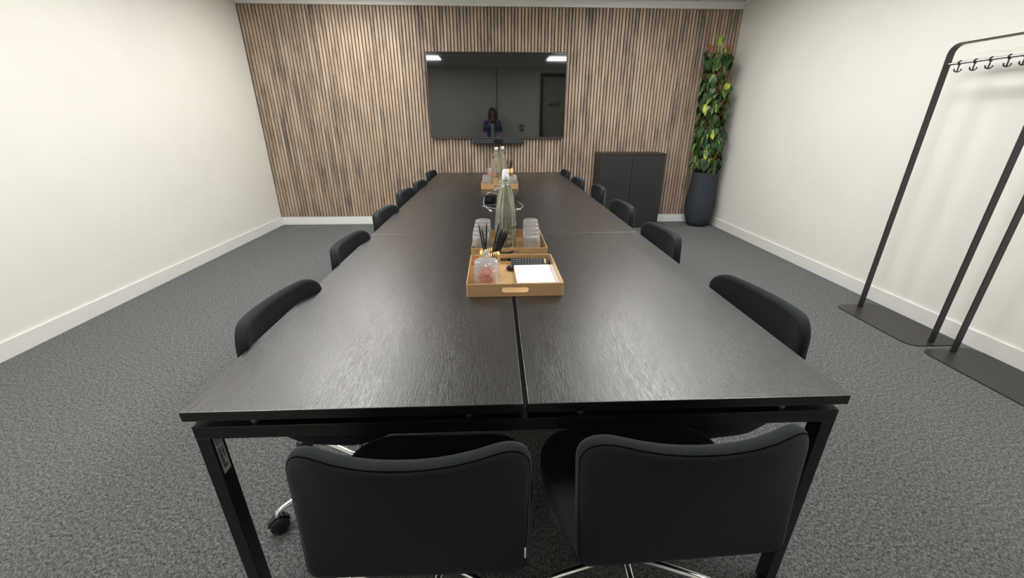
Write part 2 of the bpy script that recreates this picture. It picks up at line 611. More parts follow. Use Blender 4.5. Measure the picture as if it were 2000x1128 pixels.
# front wall behind the camera with a glazed door
DX0, DX1, DZ = 1.24, 2.06, 2.62
bm = B()
box(bm, XL, DX0, YF - 0.1, YF, 0, ZC); box(bm, DX1, XR, YF - 0.1, YF, 0, ZC); box(bm, DX0, DX1, YF - 0.1, YF, DZ, ZC)
struct('wall_front', bm, M['wall'])
bm = B(); box(bm, 0.025, 0.050, YF, YF + 0.006, 0.115, ZC - 0.01)
struct('trim_4', bm, M['door_frame'])
skirting('baseboard_front', XL + 0.014, DX0, YF, YF + 0.014)
bm = B()
box(bm, DX0, DX0 + 0.09, YF - 0.09, YF + 0.01, 0, DZ); box(bm, DX1 - 0.09, DX1, YF - 0.09, YF + 0.01, 0, DZ)
box(bm, DX0 + 0.09, DX1 - 0.09, YF - 0.09, YF + 0.01, DZ - 0.09, DZ)
dr = struct('door_1', bm, M['door_frame'])
bm = B(); box(bm, DX0 + 0.09, DX1 - 0.09, YF - 0.05, YF - 0.04, 0.005, DZ - 0.09)
obj('door_glass', bm, M['door_glass'], dr)
bm = script_strokes(0.34, lambda a, b_: (DX1 - 0.22 - a, YF - 0.037, 1.83 + b_), 0.008)
obj('door_lettering', bm, M['ink'], dr)
bm = B(); tube(bm, [(DX0 + 0.13, YF - 0.02, 0.9), (DX0 + 0.13, YF - 0.02, 1.25)], 0.012, 10)
for zz in (0.93, 1.22):
    tube(bm, [(DX0 + 0.13, YF - 0.02, zz), (DX0 + 0.13, YF - 0.042, zz)], 0.008, 8)
obj('door_handle', bm, M['steel'], dr)

# ceiling lights: two rows of square panels
for sx_ in (-1, 1):
    for k in range(4):
        hwx = 0.35 if sx_ < 0 else 0.3
        cx, cy = (-1.62, (0.10, 1.35, 2.75, 4.15)[k]) if sx_ < 0 else (1.50, 0.10 + 1.2 * k)
        row = 'left' if sx_ < 0 else 'right'
        where = ('closest to the front wall', 'second from the front wall', 'second from the slatted wall', 'closest to the slatted wall')[k]
        t = thing('ceiling_light', 'lit ceiling panel in the %s row, %s' % (row, where), 'ceiling light', (cx, cy, ZC - 0.0045), 0, 'ceiling light panels')
        bm = B(); prism(bm, [rrect(2 * hwx, 0.6, 0.004, 1), rrect(2 * hwx - 0.04, 0.56, 0.004, 1)], -0.012, 0.0)
        obj('light_frame', bm, M['trim_white'], t)
        bm = B(); box(bm, -hwx + 0.02, hwx - 0.02, -0.28, 0.28, -0.008, -0.003)
        obj('diffuser', bm, M['lamp'], t)
for zz, nm in ((1.275, 'upper'), (1.165, 'lower')):
    bm = B(); box(bm, 0.66, 0.81, YF, YF + 0.010, zz - 0.043, zz + 0.043, 0.003)
    t = obj('wall_socket', bm, M['steel']); tag(t, '%s of two steel socket plates on the front wall beside the glazed door' % nm, 'socket', 'socket plates on the front wall')
    for xx in (0.70, 0.77):
        bm = B(); box(bm, xx - 0.018, xx + 0.018, YF + 0.010, YF + 0.013, zz - 0.015, zz + 0.015)
        obj('socket_insert', bm, M['matte_plastic'], t)

# floor boxes set in the carpet
def floor_box(x0, x1, y0, y1, label):
    t = thing('floor_box', label, 'floor box', ((x0 + x1) / 2, (y0 + y1) / 2, 0), 0, 'floor boxes by the slatted wall')
    a, b_ = (x1 - x0) / 2, (y1 - y0) / 2
    bm = B(); prism(bm, [rrect(2 * a, 2 * b_, 0.006, 2), rrect(2 * a - 0.036, 2 * b_ - 0.036, 0.004, 2)], 0.0, 0.004)
    obj('frame', bm, M['floorbox'], t)
    bm = B(); box(bm, -a + 0.018, a - 0.018, -b_ + 0.018, b_ - 0.018, 0, 0.003)
    obj('lid', bm, M['carpet'], t)


floor_box(-2.86, -2.468, 4.70, 4.935, 'rectangular metal framed floor box in the carpet near the left wall')
floor_box(2.40, 2.66, 4.77, 4.955, 'rectangular floor box in the carpet between dark cabinet and plant pot')


# ------------------------------------------------------------------ tables
def desk(y0, label, near=False):
    t = thing('bench_desk', label, 'table', (0, y0, 0), 0, 'bench desks joined into one long table')
    W2 = TW / 2
    for s in (-1, 1):
        bm = B()
        x0, x1 = (-W2, -0.006) if s < 0 else (0.006, W2)
        box(bm, x0, x1, 0.0015, TL - 0.0015, TH - 0.0275, TH, 0.0018, 2)
        for f in bm.faces:
            f.material_index = 1 if abs(f.normal.z) < 0.3 else 0
        o = obj('tabletop', bm, [M['table'], M['table_edge']], t)
    for yy in ((0.004, 0.048), (TL - 0.05, TL - 0.006)):
        bm = B(); box(bm, -0.802, 0.802, yy[0], yy[1], 0.657, 0.694, 0.0020)
        obj('end_beam', bm, M['black_metal'], t)
        for s in (-1, 1):
            bm = B()
            box(bm, min(s * 0.802, s * 0.768), max(s * 0.802, s * 0.768), yy[0] + 0.0005, yy[1] - 0.0005, 0.006, 0.658, 0.0020)
            lg = obj('leg', bm, M['black_metal'], t)
            bm = B(); lathe(bm, [(0, 0), (0.018, 0), (0.018, 0.006), (0, 0.006)], 14, c=(s * 0.785, sum(yy) / 2, 0))
            obj('levelling_foot', bm, M['matte_plastic'], lg)
            for xx in (0.14, 0.663):
                bm = B(); lathe(bm, [(0, 0.694), (0.010, 0.694), (0.010, 0.7126), (0, 0.7126)], 12, c=(s * xx, sum(yy) / 2, 0))
                obj('spacer', bm, M['steel'], t)
    for s in (-1, 1):
        bm = B(); box(bm, s * 0.30 - 0.025, s * 0.30 + 0.025, 0.048, TL - 0.05, 0.658, 0.694, 0.0015)
        obj('side_rail', bm, M['black_metal'], t)
    return t


d1 = desk(0, 'black wood bench desk at the near end, carrying two gold trays')
d2 = desk(TL, 'black wood bench desk in the middle, carrying the tangle of charging cables')
d3 = desk(2 * TL, 'black wood bench desk at the far end by the slatted wall')
# barcode sticker on inner face of the near-left leg
bm = B(); box(bm, -0.768, -0.7674, 0.012, 0.038, 0.537, 0.652)
st = obj('asset_label', bm, M['white_label'], d1, label='white barcode sticker on the inside of the leg')
bm = B()
z = 0.615
for i, wd in enumerate((1.5, 1, 1, 2.5, 1, 1.5, 3, 2, 1, 2.5, 2, 1, 2)):
    box(bm, -0.7674, -0.7671, 0.0145, 0.0245, z - wd * 0.0016, z)
    z -= wd * 0.0016 + 0.0018
# short digit-like marks of the printed number
random.seed(3)
def glyph_row(y0, y1, z0, z1, n):
    h = (z0 - z1) / n
    for i in range(n):
        zz = z0 - i * h
        for seg in random.sample(range(5), 4):
            if seg < 3:
                yy = y0 + (y1 - y0) * seg / 2
                box(bm, -0.7674, -0.7671, yy - 0.0005, yy + 0.0005, zz - h * 0.75, zz - h * 0.1)
            else:
                zq = zz - h * (0.1 if seg == 3 else 0.7)
                box(bm, -0.7674, -0.7671, y0, y1, zq - 0.0006, zq + 0.0006)
glyph_row(0.015, 0.022, 0.648, 0.622, 4)
glyph_row(0.025, 0.033, 0.648, 0.622, 4)
glyph_row(0.028, 0.032, 0.612, 0.580, 7)
glyph_row(0.018, 0.030, 0.560, 0.549, 3)
obj('label_print', bm, M['ink'], st)


# ------------------------------------------------------------------ office chairs
def make_chair(name, label):
    t = thing(name, label, 'chair', group='chairs around the long table')
    ZB0, ZB1, WB = 0.463, 0.808, 0.482

    def back_xyz(a, b_, c_):
        # a across, b up (0 centred), c thickness (positive = rear)
        zc = (ZB0 + ZB1) / 2 + b_
        k = (zc - ZB0) / (ZB1 - ZB0)
        wv_ = 1.0 + 0.042 * k
        x = a * wv_
        u = a / (WB / 2)
        y = -0.196 - 0.022 * k - c_ + 0.068 * k ** 0.8 * abs(u) ** 2.2 if k > 0 else -0.196 - c_
        x += c_ * 0.10 * u * max(k, 0)
        return (x, y, zc - 0.014 * (1 - u * u) * max(k, 0))

    out = []
    hw, hh = WB / 2, (ZB1 - ZB0) / 2
    for sx_, sy_, a0, r in ((1, 1, 0, 0.078), (-1, 1, 90, 0.078), (-1, -1, 180, 0.030), (1, -1, 270, 0.030)):
        for k in range(8):
            a = rad(a0 + 90 * k / 7)
            out.append((sx_ * (hw - r) + r * cos(a), sy_ * (hh - r) + r * sin(a)))
    # densify straight runs
    dense = []
    for i in range(len(out)):
        p, q = Vector(out[i]), Vector(out[(i + 1) % len(out)])
        d = (q - p).length
        nn = max(1, int(d / 0.035))
        for j in range(nn):
            dense.append(tuple(p.lerp(q, j / nn)))
    bm = B(); pad(bm, dense, 0.040, 0.017, back_xyz, rings=(0.93, 0.8, 0.64, 0.48, 0.32, 0.16))
    br = obj('backrest', bm, M['fabric'], t, 'all')
    # seam around the rear face
    seam = []
    n = len(dense)
    for i in range(n):
        p = Vector(dense[i]); d = Vector(dense[(i + 1) % n]) - Vector(dense[i - 1])
        q = Vector((d.y, -d.x)).normalized()
        if q.dot(p) < 0:
            q = -q
        p = p - q * 0.005
        seam.append(back_xyz(p.x, p.y, 0.0142))
    bm = B(); tube(bm, seam, 0.0014, 6, cyclic=True)
    obj('piping', bm, M['piping'], br, 'all')
    # seat
    seat = []
    prof = [(0.236, -0.188), (0.256, -0.12), (0.272, 0.0), (0.274, 0.11)]
    for k in range(1, 9):
        a = rad(90 * k / 8)
        prof.append((0.274 - 0.135 + 0.135 * cos(a), 0.11 + 0.145 * sin(a)))
    rgt = prof
    seat = rgt + [(0.05, 0.258), (-0.05, 0.258)] + [(-x, y) for x, y in rgt[::-1]] + [(-0.12, -0.192), (0.0, -0.193), (0.12, -0.192)]
    dense = []
    for i in range(len(seat)):
        p, q = Vector(seat[i]), Vector(seat[(i + 1) % len(seat)])
        nn = max(1, int((q - p).length / 0.04))
        for j in range(nn):
            dense.append(tuple(p.lerp(q, j / nn)))

    def seat_xyz(a, b_, c_):
        z_ = 0.434 + c_ - 0.012 * (1 - min(1, (a / 0.25) ** 2)) * (1 if c_ > 0 else 0.4)
        z_ += -0.010 * max(0, (b_ - 0.10) / 0.15) ** 2
        e = max(0.0, min(1.0, (-b_ - 0.02) / 0.13))      # the shell thins towards the back
        z_ += 0.046 * e * e * (3 - 2 * e) * (0.038 - c_) / 0.076
        return (a, b_, z_)
    bm = B(); pad(bm, dense, 0.076, 0.028, seat_xyz, rings=(0.92, 0.75, 0.5, 0.25))
    obj('seat', bm, M['fabric'], t, 'all')
    # under seat plate and column
    bm = B(); box(bm, -0.10, 0.10, -0.03, 0.15, 0.380, 0.3975, 0.004)
    tube(bm, [(0.05, 0.06, 0.386), (0.19, 0.08, 0.380)], 0.005, 8)
    obj('seat_plate', bm, M['black_metal'], t)
    bm = B(); lathe(bm, [(0, 0.085), (0.0115, 0.085), (0.0115, 0.30), (0.016, 0.30), (0.016, 0.34), (0.022, 0.36), (0.022, 0.392), (0, 0.392)], 18)
    obj('column', bm, M['chrome'], t, True, loc=(0, 0.06, 0))
    bm = B(); lathe(bm, [(0, 0.068), (0.030, 0.068), (0.033, 0.075), (0.033, 0.098), (0.028, 0.106), (0.013, 0.108), (0.0, 0.108)], 24)
    obj('hub', bm, M['chrome'], t, True, loc=(0, 0.06, 0))
    for k in range(5):
        a = 2 * pi * k / 5
        ca, sa_ = cos(a), sin(a)
        bm = B()
        P = lambda r_, z_: (r_ * ca, r_ * sa_, z_)
        tube(bm, [P(0.022, 0.088), P(0.12, 0.094), P(0.22, 0.094), P(0.310, 0.088), P(0.331, 0.080), P(0.335, 0.066)], [0.0125, 0.0125, 0.0115, 0.0105, 0.0105, 0.0100], 12)
        arm = obj('base_leg', bm, M['chrome'], t, True, loc=(0, 0.06, 0))
        # hooded twin-wheel castor
        bm = B()
        sw = a + (-0.17 if k == 0 else 0.9 + 1.3 * k)
        cx, cy = 0.335 * ca, 0.335 * sa_
        R = Matrix.Translation((cx, cy, 0.032)) @ Matrix.Rotation(sw, 4, 'Z') @ Matrix.Rotation(pi / 2, 4, 'X')
        for s in (-1, 1):
            b2 = B(); lathe(b2, [(0, -0.008), (0.026, -0.008), (0.0315, -0.004), (0.0315, 0.005), (0.026, 0.010), (0.010, 0.012), (0, 0.012)] if s > 0 else
                            [(0, -0.012), (0.010, -0.012), (0.026, -0.010), (0.0315, -0.005), (0.0315, 0.004), (0.026, 0.008), (0, 0.008)], 22)
            bmesh.ops.transform(b2, matrix=R @ Matrix.Translation((0, 0, s * 0.0135)), verts=b2.verts)
            me = bpy.data.meshes.new('tmp'); b2.to_mesh(me); b2.free(); bm.from_mesh(me); bpy.data.meshes.remove(me)
        tube(bm, [(cx, cy, 0.034), (cx, cy, 0.066)], 0.009, 10)
        hood = [(0.037 * cos(rad(q)), 0.036 * sin(rad(q))) for q in range(10, 171, 16)] + [(0.030 * cos(rad(q)), 0.030 * sin(rad(q))) for q in range(170, 9, -16)]
        prism(bm, [hood], -0.009, 0.009, R)
        obj('castor', bm, M['black_plastic'], arm, True)
    return t


def set_height(t, dz):
    """gas lift: seat, back and plate up or down"""
    for ch in t.children:
        if ch.name.split('.')[0] in ('seat', 'backrest', 'seat_plate', 'fabric_tag'):
            ch.location.z += dz


def set_base(t, ang):
    """turn the star base under the seat"""
    for ch in t.children:
        if ch.name.split('.')[0] == 'base_leg':
            ch.rotation_euler = (0, 0, ang)


NB = 'black upholstered swivel chair at the near end of the table, '
c0 = make_chair('office_chair', NB + 'right one')
c0.location = (0.334, 0.004, 0); c0.rotation_euler = (0, 0, rad(2.2)); set_base(c0, rad(-24))
c1 = dup(c0, (-0.247, 0.004, 0), rad(-0.5), NB + 'left one with white tag')
set_base(c1, rad(44.5))
set_height(c1, -0.015)
bm = B(); box(bm, 0.2340, 0.2375, -0.206, -0.196, 0.490, 0.515)
obj('fabric_tag', bm, M['white_label'], c1, label='small white fabric tag')
order = ['nearest the camera', 'second nearest the camera', 'third from the camera', 'fourth from the camera', 'second from the slatted wall', 'nearest the slatted wall']
RY = [0.50, 1.455, 2.265, 3.15, 3.735, 4.53]
LY = [0.515, 1.305, 2.08, 2.94, 3.53, 4.47]
RXO = [0.935, 0.945, 0.957, 0.98, 0.90, 0.888]
LXO = [0.874, 0.885, 0.89, 0.92, 0.888, 0.905]
rot_r = [6, 2, 1, -3, 2, 0]
rot_l = [-4, -2, -3, -4, -2, -3]
for i in range(6):
    c = dup(c0, (RXO[i] - 0.222, RY[i], 0), rad(90 + rot_r[i]), 'black upholstered swivel chair on the right side of the table, ' + order[i])
    set_base(c, rad((60, 100, 155, 18, 18, 270)[i] - 90 - rot_r[i]))
    c = dup(c0, (-LXO[i] + 0.222, LY[i], 0), rad(-90 + rot_l[i]), 'black upholstered swivel chair on the left side of the table, ' + order[i])
    set_base(c, rad((227, 310, 340, 18, 280, 270)[i] + 90 - rot_l[i]))
    if i == 0:
        for ch in c.children:      # this seat is pushed back a little on its column
            if ch.name.split('.')[0] in ('base_leg', 'hub', 'column'):
                ch.location.y = 0.02

# ------------------------------------------------------------------ television and conference bar
t = thing('television', 'large black wall mounted television on the slatted wall', 'television', (-0.015, 5.03, 1.677))
TVW, TVH = 1.780, 1.012
bm = B(); box(bm, -TVW / 2, TVW / 2, 0.004, 0.030, -TVH / 2, TVH / 2, 0.004)
box(bm, -0.45, 0.45, 0.030, 0.0525, -0.35, 0.30, 0.004)
obj('case', bm, M['tv_case'], t)
bm = B(); box(bm, -TVW / 2 + 0.009, TVW / 2 - 0.009, 0.0, 0.0045, -TVH / 2 + 0.016, TVH / 2 - 0.009)
obj('screen', bm, M['screen'], t)
bm = B(); prism(bm, [[(-TVW / 2, -TVH / 2), (TVW / 2, -TVH / 2), (TVW / 2, TVH / 2), (-TVW / 2, TVH / 2)],
                     [(-TVW / 2 + 0.009, -TVH / 2 + 0.016), (TVW / 2 - 0.009, -TVH / 2 + 0.016), (TVW / 2 - 0.009, TVH / 2 - 0.009), (-TVW / 2 + 0.009, TVH / 2 - 0.009)]],
               -0.005, 0.003, Matrix.Rotation(pi / 2, 4, 'X'))
obj('bezel', bm, M['tv_case'], t)
bm = B(); box(bm, -TVW / 2 + 0.02, TVW / 2 - 0.02, -0.0045, -0.003, -TVH / 2 + 0.001, -TVH / 2 + 0.008)
obj('lower_edge', bm, M['tv_edge'], t)
bm = B(); box(bm, -0.006, 0.006, -0.005, -0.003, -TVH / 2 + 0.008, -TVH / 2 + 0.015, 0.001)
obj('badge', bm, M['steel'], t)
t = thing('conference_bar', 'slim dark grey video conference bar under the television', 'speaker', (-0.008, 4.98, 1.132))
bm = B(); box(bm, -0.347, 0.347, 0.0, 0.100, -0.034, 0.032, 0.010, 4)
obj('body', bm, M['mesh_grey'], t, True)
bm = B(); prism(bm, [rrect(0.12, 0.046, 0.0225, 6)], -0.002, 0.004, Matrix.Rotation(pi / 2, 4, 'X'))
obj('lens_panel', bm, M['lens'], t)
bm = B(); tube(bm, [(0.0, 0.0, 0), (0.0, -0.007, 0)], 0.012, 18)
obj('camera_lens', bm, M['black_plastic'], t)
bm = B(); box(bm, -0.06, 0.06, 0.100, 0.1025, -0.02, 0.03)
obj('wall_bracket', bm, M['black_metal'], t)

# ------------------------------------------------------------------ cabinet
CX0, CX1, CY0, CY1, CZ = 1.332, 2.200, 4.730, 5.0815, 0.992
t = thing('storage_cabinet', 'dark two door storage cabinet against the slatted wall', 'cabinet', ((CX0 + CX1) / 2, (CY0 + CY1) / 2, 0))
hw, hd = (CX1 - CX0) / 2, (CY1 - CY0) / 2
bm = B()
box(bm, -hw, -hw + 0.018, -hd + 0.020, hd, 0.0, CZ - 0.018)
box(bm, hw - 0.018, hw, -hd + 0.020, hd, 0.0, CZ - 0.018)
box(bm, -hw + 0.018, hw - 0.018, hd - 0.010, hd, 0.02, CZ - 0.018)
box(bm, -hw + 0.018, hw - 0.018, -hd + 0.025, hd - 0.01, 0.02, 0.038)
box(bm, -hw + 0.018, hw - 0.018, -hd + 0.022, -hd + 0.030, 0.0, 0.02)
obj('carcass', bm, M['cab_top'], t)
bm = B(); box(bm, -hw, hw, -hd, hd, CZ - 0.018, CZ, 0.001)
obj('top_panel', bm, M['cab_top'], t)
for s in (-1, 1):
    bm = B()
    x0, x1 = (-hw + 0.001, -0.0025) if s < 0 else (0.0025, hw - 0.001)
    box(bm, x0, x1, -hd, -hd + 0.018, 0.012, CZ - 0.0205, 0.001)
    obj('door', bm, M['cab'], t)

# ------------------------------------------------------------------ tall potted climber
PX, PY = 2.838, 4.862
t = thing('potted_plant', 'tall variegated climbing plant in a dark slate pot in the corner', 'plant', (PX, PY, 0))
bm = B()
lathe(bm, [(0, 0), (0.105, 0), (0.130, 0.012), (0.162, 0.07), (0.185, 0.16), (0.195, 0.27), (0.193, 0.38), (0.184, 0.50), (0.173, 0.62), (0.166, 0.715), (0.165, 0.735), (0.160, 0.742),
           (0.152, 0.738), (0.150, 0.68), (0, 0.68)], 48)
obj('pot', bm, M['pot'], t, True)
bm = B(); lathe(bm, [(0, 0.681), (0.149, 0.681), (0.140, 0.697), (0.07, 0.706), (0, 0.704)], 24)
obj('soil', bm, M['soil'], t, True)
axis = lambda z_: Vector((-0.115 * max(0, (z_ - 0.74)) / 1.5, -0.01, z_))
bm = B(); tube(bm, [axis(0.69), axis(1.1), axis(1.5), axis(2.0)], 0.035, 12)
obj('moss_pole', bm, M['pole'], t, True)
random.seed(11)
stem = B()
leaf = B(); dry = B()


def leaf_mesh(bm, uvl, lay, P, out, down, size, var, fold=0.35):
    """heart leaf: base at P, runs along `down`, faces `out`"""
    d = down.normalized()
    o_ = (out - d * out.dot(d)).normalized()
    s_ = d.cross(o_).normalized()
    prof = [(-0.08, 0.0, 0.0), (0.0, 0.20, 0.30), (0.12, 0.36, 0.42), (0.30, 0.42, 0.44), (0.52, 0.36, 0.37), (0.74, 0.22, 0.23), (0.90, 0.09, 0.10), (1.0, 0.0, 0.0)]
    mid, lft, rgt = [], [], []
    for v_, wl, _ in prof:
        curl = -0.22 * v_ * v_
        basep = P + d * (v_ if v_ > 0 else 0.06) * size + o_ * curl * size
        mid.append((bm.verts.new(basep), (0.5, max(v_, 0))))
        if wl > 0:
            vv = v_ - (0.07 if v_ < 0.1 else 0)
            for sg, L in ((-1, lft), (1, rgt)):
                p = P + d * vv * size + o_ * (curl + fold * wl * 0.6) * size + s_ * sg * wl * size
                L.append((bm.verts.new(p), (0.5 + sg * 0.5 * wl / 0.42, max(v_, 0))))
    def face(q):
        f = bm.faces.new([a[0] for a in q])
        for lp, a in zip(f.loops, q):
            lp[uvl].uv = a[1]
            lp[lay] = (*var, 1.0)
    for sg, L in ((-1, lft), (1, rgt)):
        seq = lambda q: q if sg > 0 else q[::-1]
        face(seq([mid[0], mid[1], L[0]]))
        for i in range(len(L) - 1):
            face(seq([mid[i + 1], mid[i + 2], L[i + 1], L[i]]))
        face(seq([mid[-2], mid[-1], L[-1]]))


luv = leaf.loops.layers.uv.new('leaf_uv'); lvar = leaf.loops.layers.float_color.new('leaf_var')
duv = dry.loops.layers.uv.new('leaf_uv'); dvar = dry.loops.layers.float_color.new('leaf_var')
NL = 390
for i in range(NL):
    h = (i + random.random()) / NL
    z_ = 0.80 + 1.36 * h
    if 0.72 < h < 0.9 and random.random() < 0.25:
        continue
    Rr = 0.165 - 0.035 * h + random.uniform(-0.03, 0.02)
    a = random.uniform(0, 2 * pi)
    ax = axis(z_)
    outd = Vector((cos(a), sin(a), 0))
    tip = ax + outd * Rr
    wx, wy = tip.x + PX, tip.y + PY
    if wx > XR - 0.03:
        tip.x = XR - 0.03 - PX
    if wy > YB - 0.045:
        tip.y = YB - 0.045 - PY
    tip.z += random.uniform(0.0, 0.05)
    size = random.uniform(0.075, 0.128) * (1.05 - 0.15 * h)
    dn = Vector((random.gauss(0, 0.28), random.gauss(0, 0.28), -1)) + outd * random.uniform(-0.1, 0.5)
    if wx > XR - 0.10 or wy > YB - 0.12:
        dn = Vector((random.gauss(0, 0.1), random.gauss(0, 0.1), -1)) - outd * 0.25
    on = outd + Vector((random.gauss(0, 0.3), random.gauss(0, 0.3), random.uniform(0.0, 0.5)))
    r_ = random.random()
    var = 0.02 + 0.22 * random.random() ** 1.6 if r_ < 0.91 else (0.5 if r_ < 0.965 else 1.2)
    leaf_mesh(leaf, luv, lvar, tip, on, dn, size, (var, random.random(), random.random()), random.uniform(0.15, 0.5))
    q = ax + Vector((random.uniform(-0.03, 0.03), random.uniform(-0.03, 0.03), random.uniform(-0.04, 0.03)))
    tube(stem, smooth_pts([q, (q + tip) / 2 + Vector((0, 0, 0.03)), tip], 3), 0.0022, 5)
# loose shoots at the top
for k, (dx, dy, hgt, ln) in enumerate(((-0.02, -0.05, 2.33, 1), (0.04, -0.04, 2.34, 0), (-0.12, -0.03, 2.24, 2), (0.10, -0.02, 2.25, 2), (0.06, -0.05, 2.21, 1), (-0.06, 0.03, 2.20, 0), (0.0, -0.08, 2.17, 1), (-0.09, -0.06, 2.15, 0), (0.02, 0.02, 2.27, 0))):
    b0 = axis(1.9) + Vector((dx * 0.2, dy * 0.5, 0))
    e = axis(hgt) + Vector((dx, dy, 0))
    tube(stem, smooth_pts([b0, (b0 + e) / 2 + Vector((dx * 0.2, 0, 0.02)), e], 4), [0.004] * 8 + [0.0028], 6)
    if ln == 1:
        leaf_mesh(leaf, luv, lvar, e, Vector((0.1, -1, 0.3)), Vector((0.1 * dx, -0.2, -1)), 0.11, (0.35 if k else 0.6, 0.9, 0.3), 0.3)
    if ln == 2:
        leaf_mesh(dry, duv, dvar, e, Vector((0, -1, 0.2)), Vector((dx * 2, -0.1, -1)), 0.10, (0, 0, 0), 0.5)
for k in range(5):
    a = 1.2 * k
    pts = [axis(0.70 + 0.12 * j) + Vector((cos(a + 0.7 * j), sin(a + 0.7 * j), 0)) * (0.055 + 0.035 * ((j + k) % 3)) for j in range(12)]
    tube(stem, smooth_pts(pts, 3), 0.0042, 6)
obj('foliage', leaf, M['leaf'], t, 'all')
obj('browned_leaves', dry, M['dry_leaf'], t, 'all', label='browned curled leaves at the top')
obj('vine_stems', stem, M['stem'], t, 'all')


# ------------------------------------------------------------------ coat racks
def coat_rack(cx, y0, y1, label, hooks, rotz=0.0):
    cy = (y0 + y1) / 2
    t = thing('coat_rack', label, 'coat rack', (cx, cy, 0), rotz, 'black coat racks along the right wall')
    L = y1 - y0
    bm = B(); prism(bm, [rrect(0.375, L, 0.075, 8)], 0.0, 0.007)
    obj('base_plate', bm, M['rack_metal'], t)
    hy = L / 2 - 0.045
    ZT, r, th, wd = 1.825, 0.055, 0.008, 0.042
    path = [(-hy, 0.007), (-hy, ZT - r)]
    for k in range(1, 9):
        a = rad(180 - 90 * k / 8)
        path.append((-hy + r + r * cos(a), ZT - r + r * sin(a)))
    path += [(hy - r, ZT)]
    for k in range(1, 9):
        a = rad(90 - 90 * k / 8)
        path.append((hy - r + r * cos(a), ZT - r + r * sin(a)))
    path += [(hy, 0.007)]
    bm = B()
    secs = []
    for i, (y, z_) in enumerate(path):
        p0, p1 = path[max(i - 1, 0)], path[min(i + 1, len(path) - 1)]
        tx, tz = p1[0] - p0[0], p1[1] - p0[1]
        l = math.hypot(tx, tz)
        nx, nz_ = -tz / l, tx / l
        secs.append([bm.verts.new((x, y + nx * o_, z_ + nz_ * o_)) for x, o_ in ((-wd / 2, -th / 2), (wd / 2, -th / 2), (wd / 2, th / 2), (-wd / 2, th / 2))])
    for a, b_ in zip(secs, secs[1:]):
        for k in range(4):
            bm.faces.new((a[k], a[(k + 1) % 4], b_[(k + 1) % 4], b_[k]))
    bm.faces.new(secs[0]); bm.faces.new(secs[-1][::-1])
    obj('frame', bm, M['rack_metal'], t, True)
    bm = B(); tube(bm, [(0, -hy + 0.002, 1.715), (0, hy - 0.002, 1.715)], 0.0088, 14)
    obj('rail', bm, M['satin'], t, True)
    for hy_ in hooks:
        y = hy_ - cy
        bm = B()
        ring = [(0.0115 * cos(2 * pi * k / 14), y, 1.715 + 0.0115 * sin(2 * pi * k / 14)) for k in range(14)]
        tube(bm, ring, 0.0035, 6, cyclic=True)
        tube(bm, [(0, y, 1.703), (0, y, 1.666)], 0.0038, 8)
        arc = [(0.023 * cos(rad(q)), y, 1.679 + 0.014 * sin(rad(q)) - 0.0) for q in range(165, 376, 15)]
        tube(bm, arc, [0.0045] + [0.0034] * (len(arc) - 2) + [0.0045], 8)
        obj('hook', bm, M['rack_metal'], t, 'all')
    return t


coat_rack(2.849, 1.425, 2.085, 'black metal coat rack on the right wall, complete one nearer the plant', [1.962, 1.872, 1.788, 1.695, 1.62, 1.545])
coat_rack(2.862, 0.725, 1.385, 'black metal coat rack on the right, cut off by the picture edge', [1.27, 1.18, 1.09, 1.0, 0.91, 0.83])


# ------------------------------------------------------------------ trays and what stands on them
TS, TRH = 0.380, 0.052
FZ = TH + 0.005     # tray floor top


def make_tray(label):
    t = thing('serving_tray', label, 'tray', group='gold serving trays on the table')
    h = TS / 2
    bm = B(); prism(bm, [rrect(TS - 0.0094, TS - 0.0094, 0.006, 4)], 0.0005, 0.005)
    obj('tray_floor', bm, M['tray'], t)
    slot = [(p[0], p[1]) for p in rrect(0.104, 0.021, 0.0104, 6, 0, 0.027)]
    wt = 0.0045
    for s in (-1, 1):
        bm = B()
        prism(bm, [[(-h + 0.008, 0.0), (h - 0.008, 0.0), (h - 0.008, TRH), (-h + 0.008, TRH)], slot[::-1]], -wt / 2, wt / 2,
              Matrix.Translation((0, s * (h - wt / 2), 0)) @ Matrix.Rotation(pi / 2, 4, 'X'))
        obj('handle_wall', bm, M['tray'], t)
        bm = B()
        box(bm, min(s * h, s * (h - wt)), max(s * h, s * (h - wt)), -h + 0.008, h - 0.008, 0.0, TRH)
        for q in (-1, 1):   # rounded corners
            cx, cy = s * (h - 0.009), q * (h - 0.009)
            a0 = {(1, 1): 0, (-1, 1): 90, (-1, -1): 180, (1, -1): 270}[(s, q)]
            arc = [(cx + 0.009 * cos(rad(a0 + 90 * k / 5)), cy + 0.009 * sin(rad(a0 + 90 * k / 5))) for k in range(6)]
            arc += [(cx + 0.0045 * cos(rad(a0 + 90 - 90 * k / 5)), cy + 0.0045 * sin(rad(a0 + 90 - 90 * k / 5))) for k in range(6)]
            prism(bm, [arc], 0.0, TRH)
        obj('side_wall', bm, M['tray'], t)
    return t


T1 = make_tray('gold tray nearest the camera, holding jar, pencil cup and notepad')
T1.location = (0.006, 0.848, TH); T1.rotation_euler = (0, 0, rad(0.3))
T2 = dup(T1, (0.002, 1.329, TH), 0, 'gold tray just behind the notepad tray, holding tall bottles and tumblers')
T3 = dup(T1, (-0.012, 3.605, TH), rad(-1.0), 'gold tray far down the table holding bottles and tumblers')
T4 = dup(T1, (-0.010, 4.035, TH), 0, 'gold tray at the far end of the table, behind the far bottles')

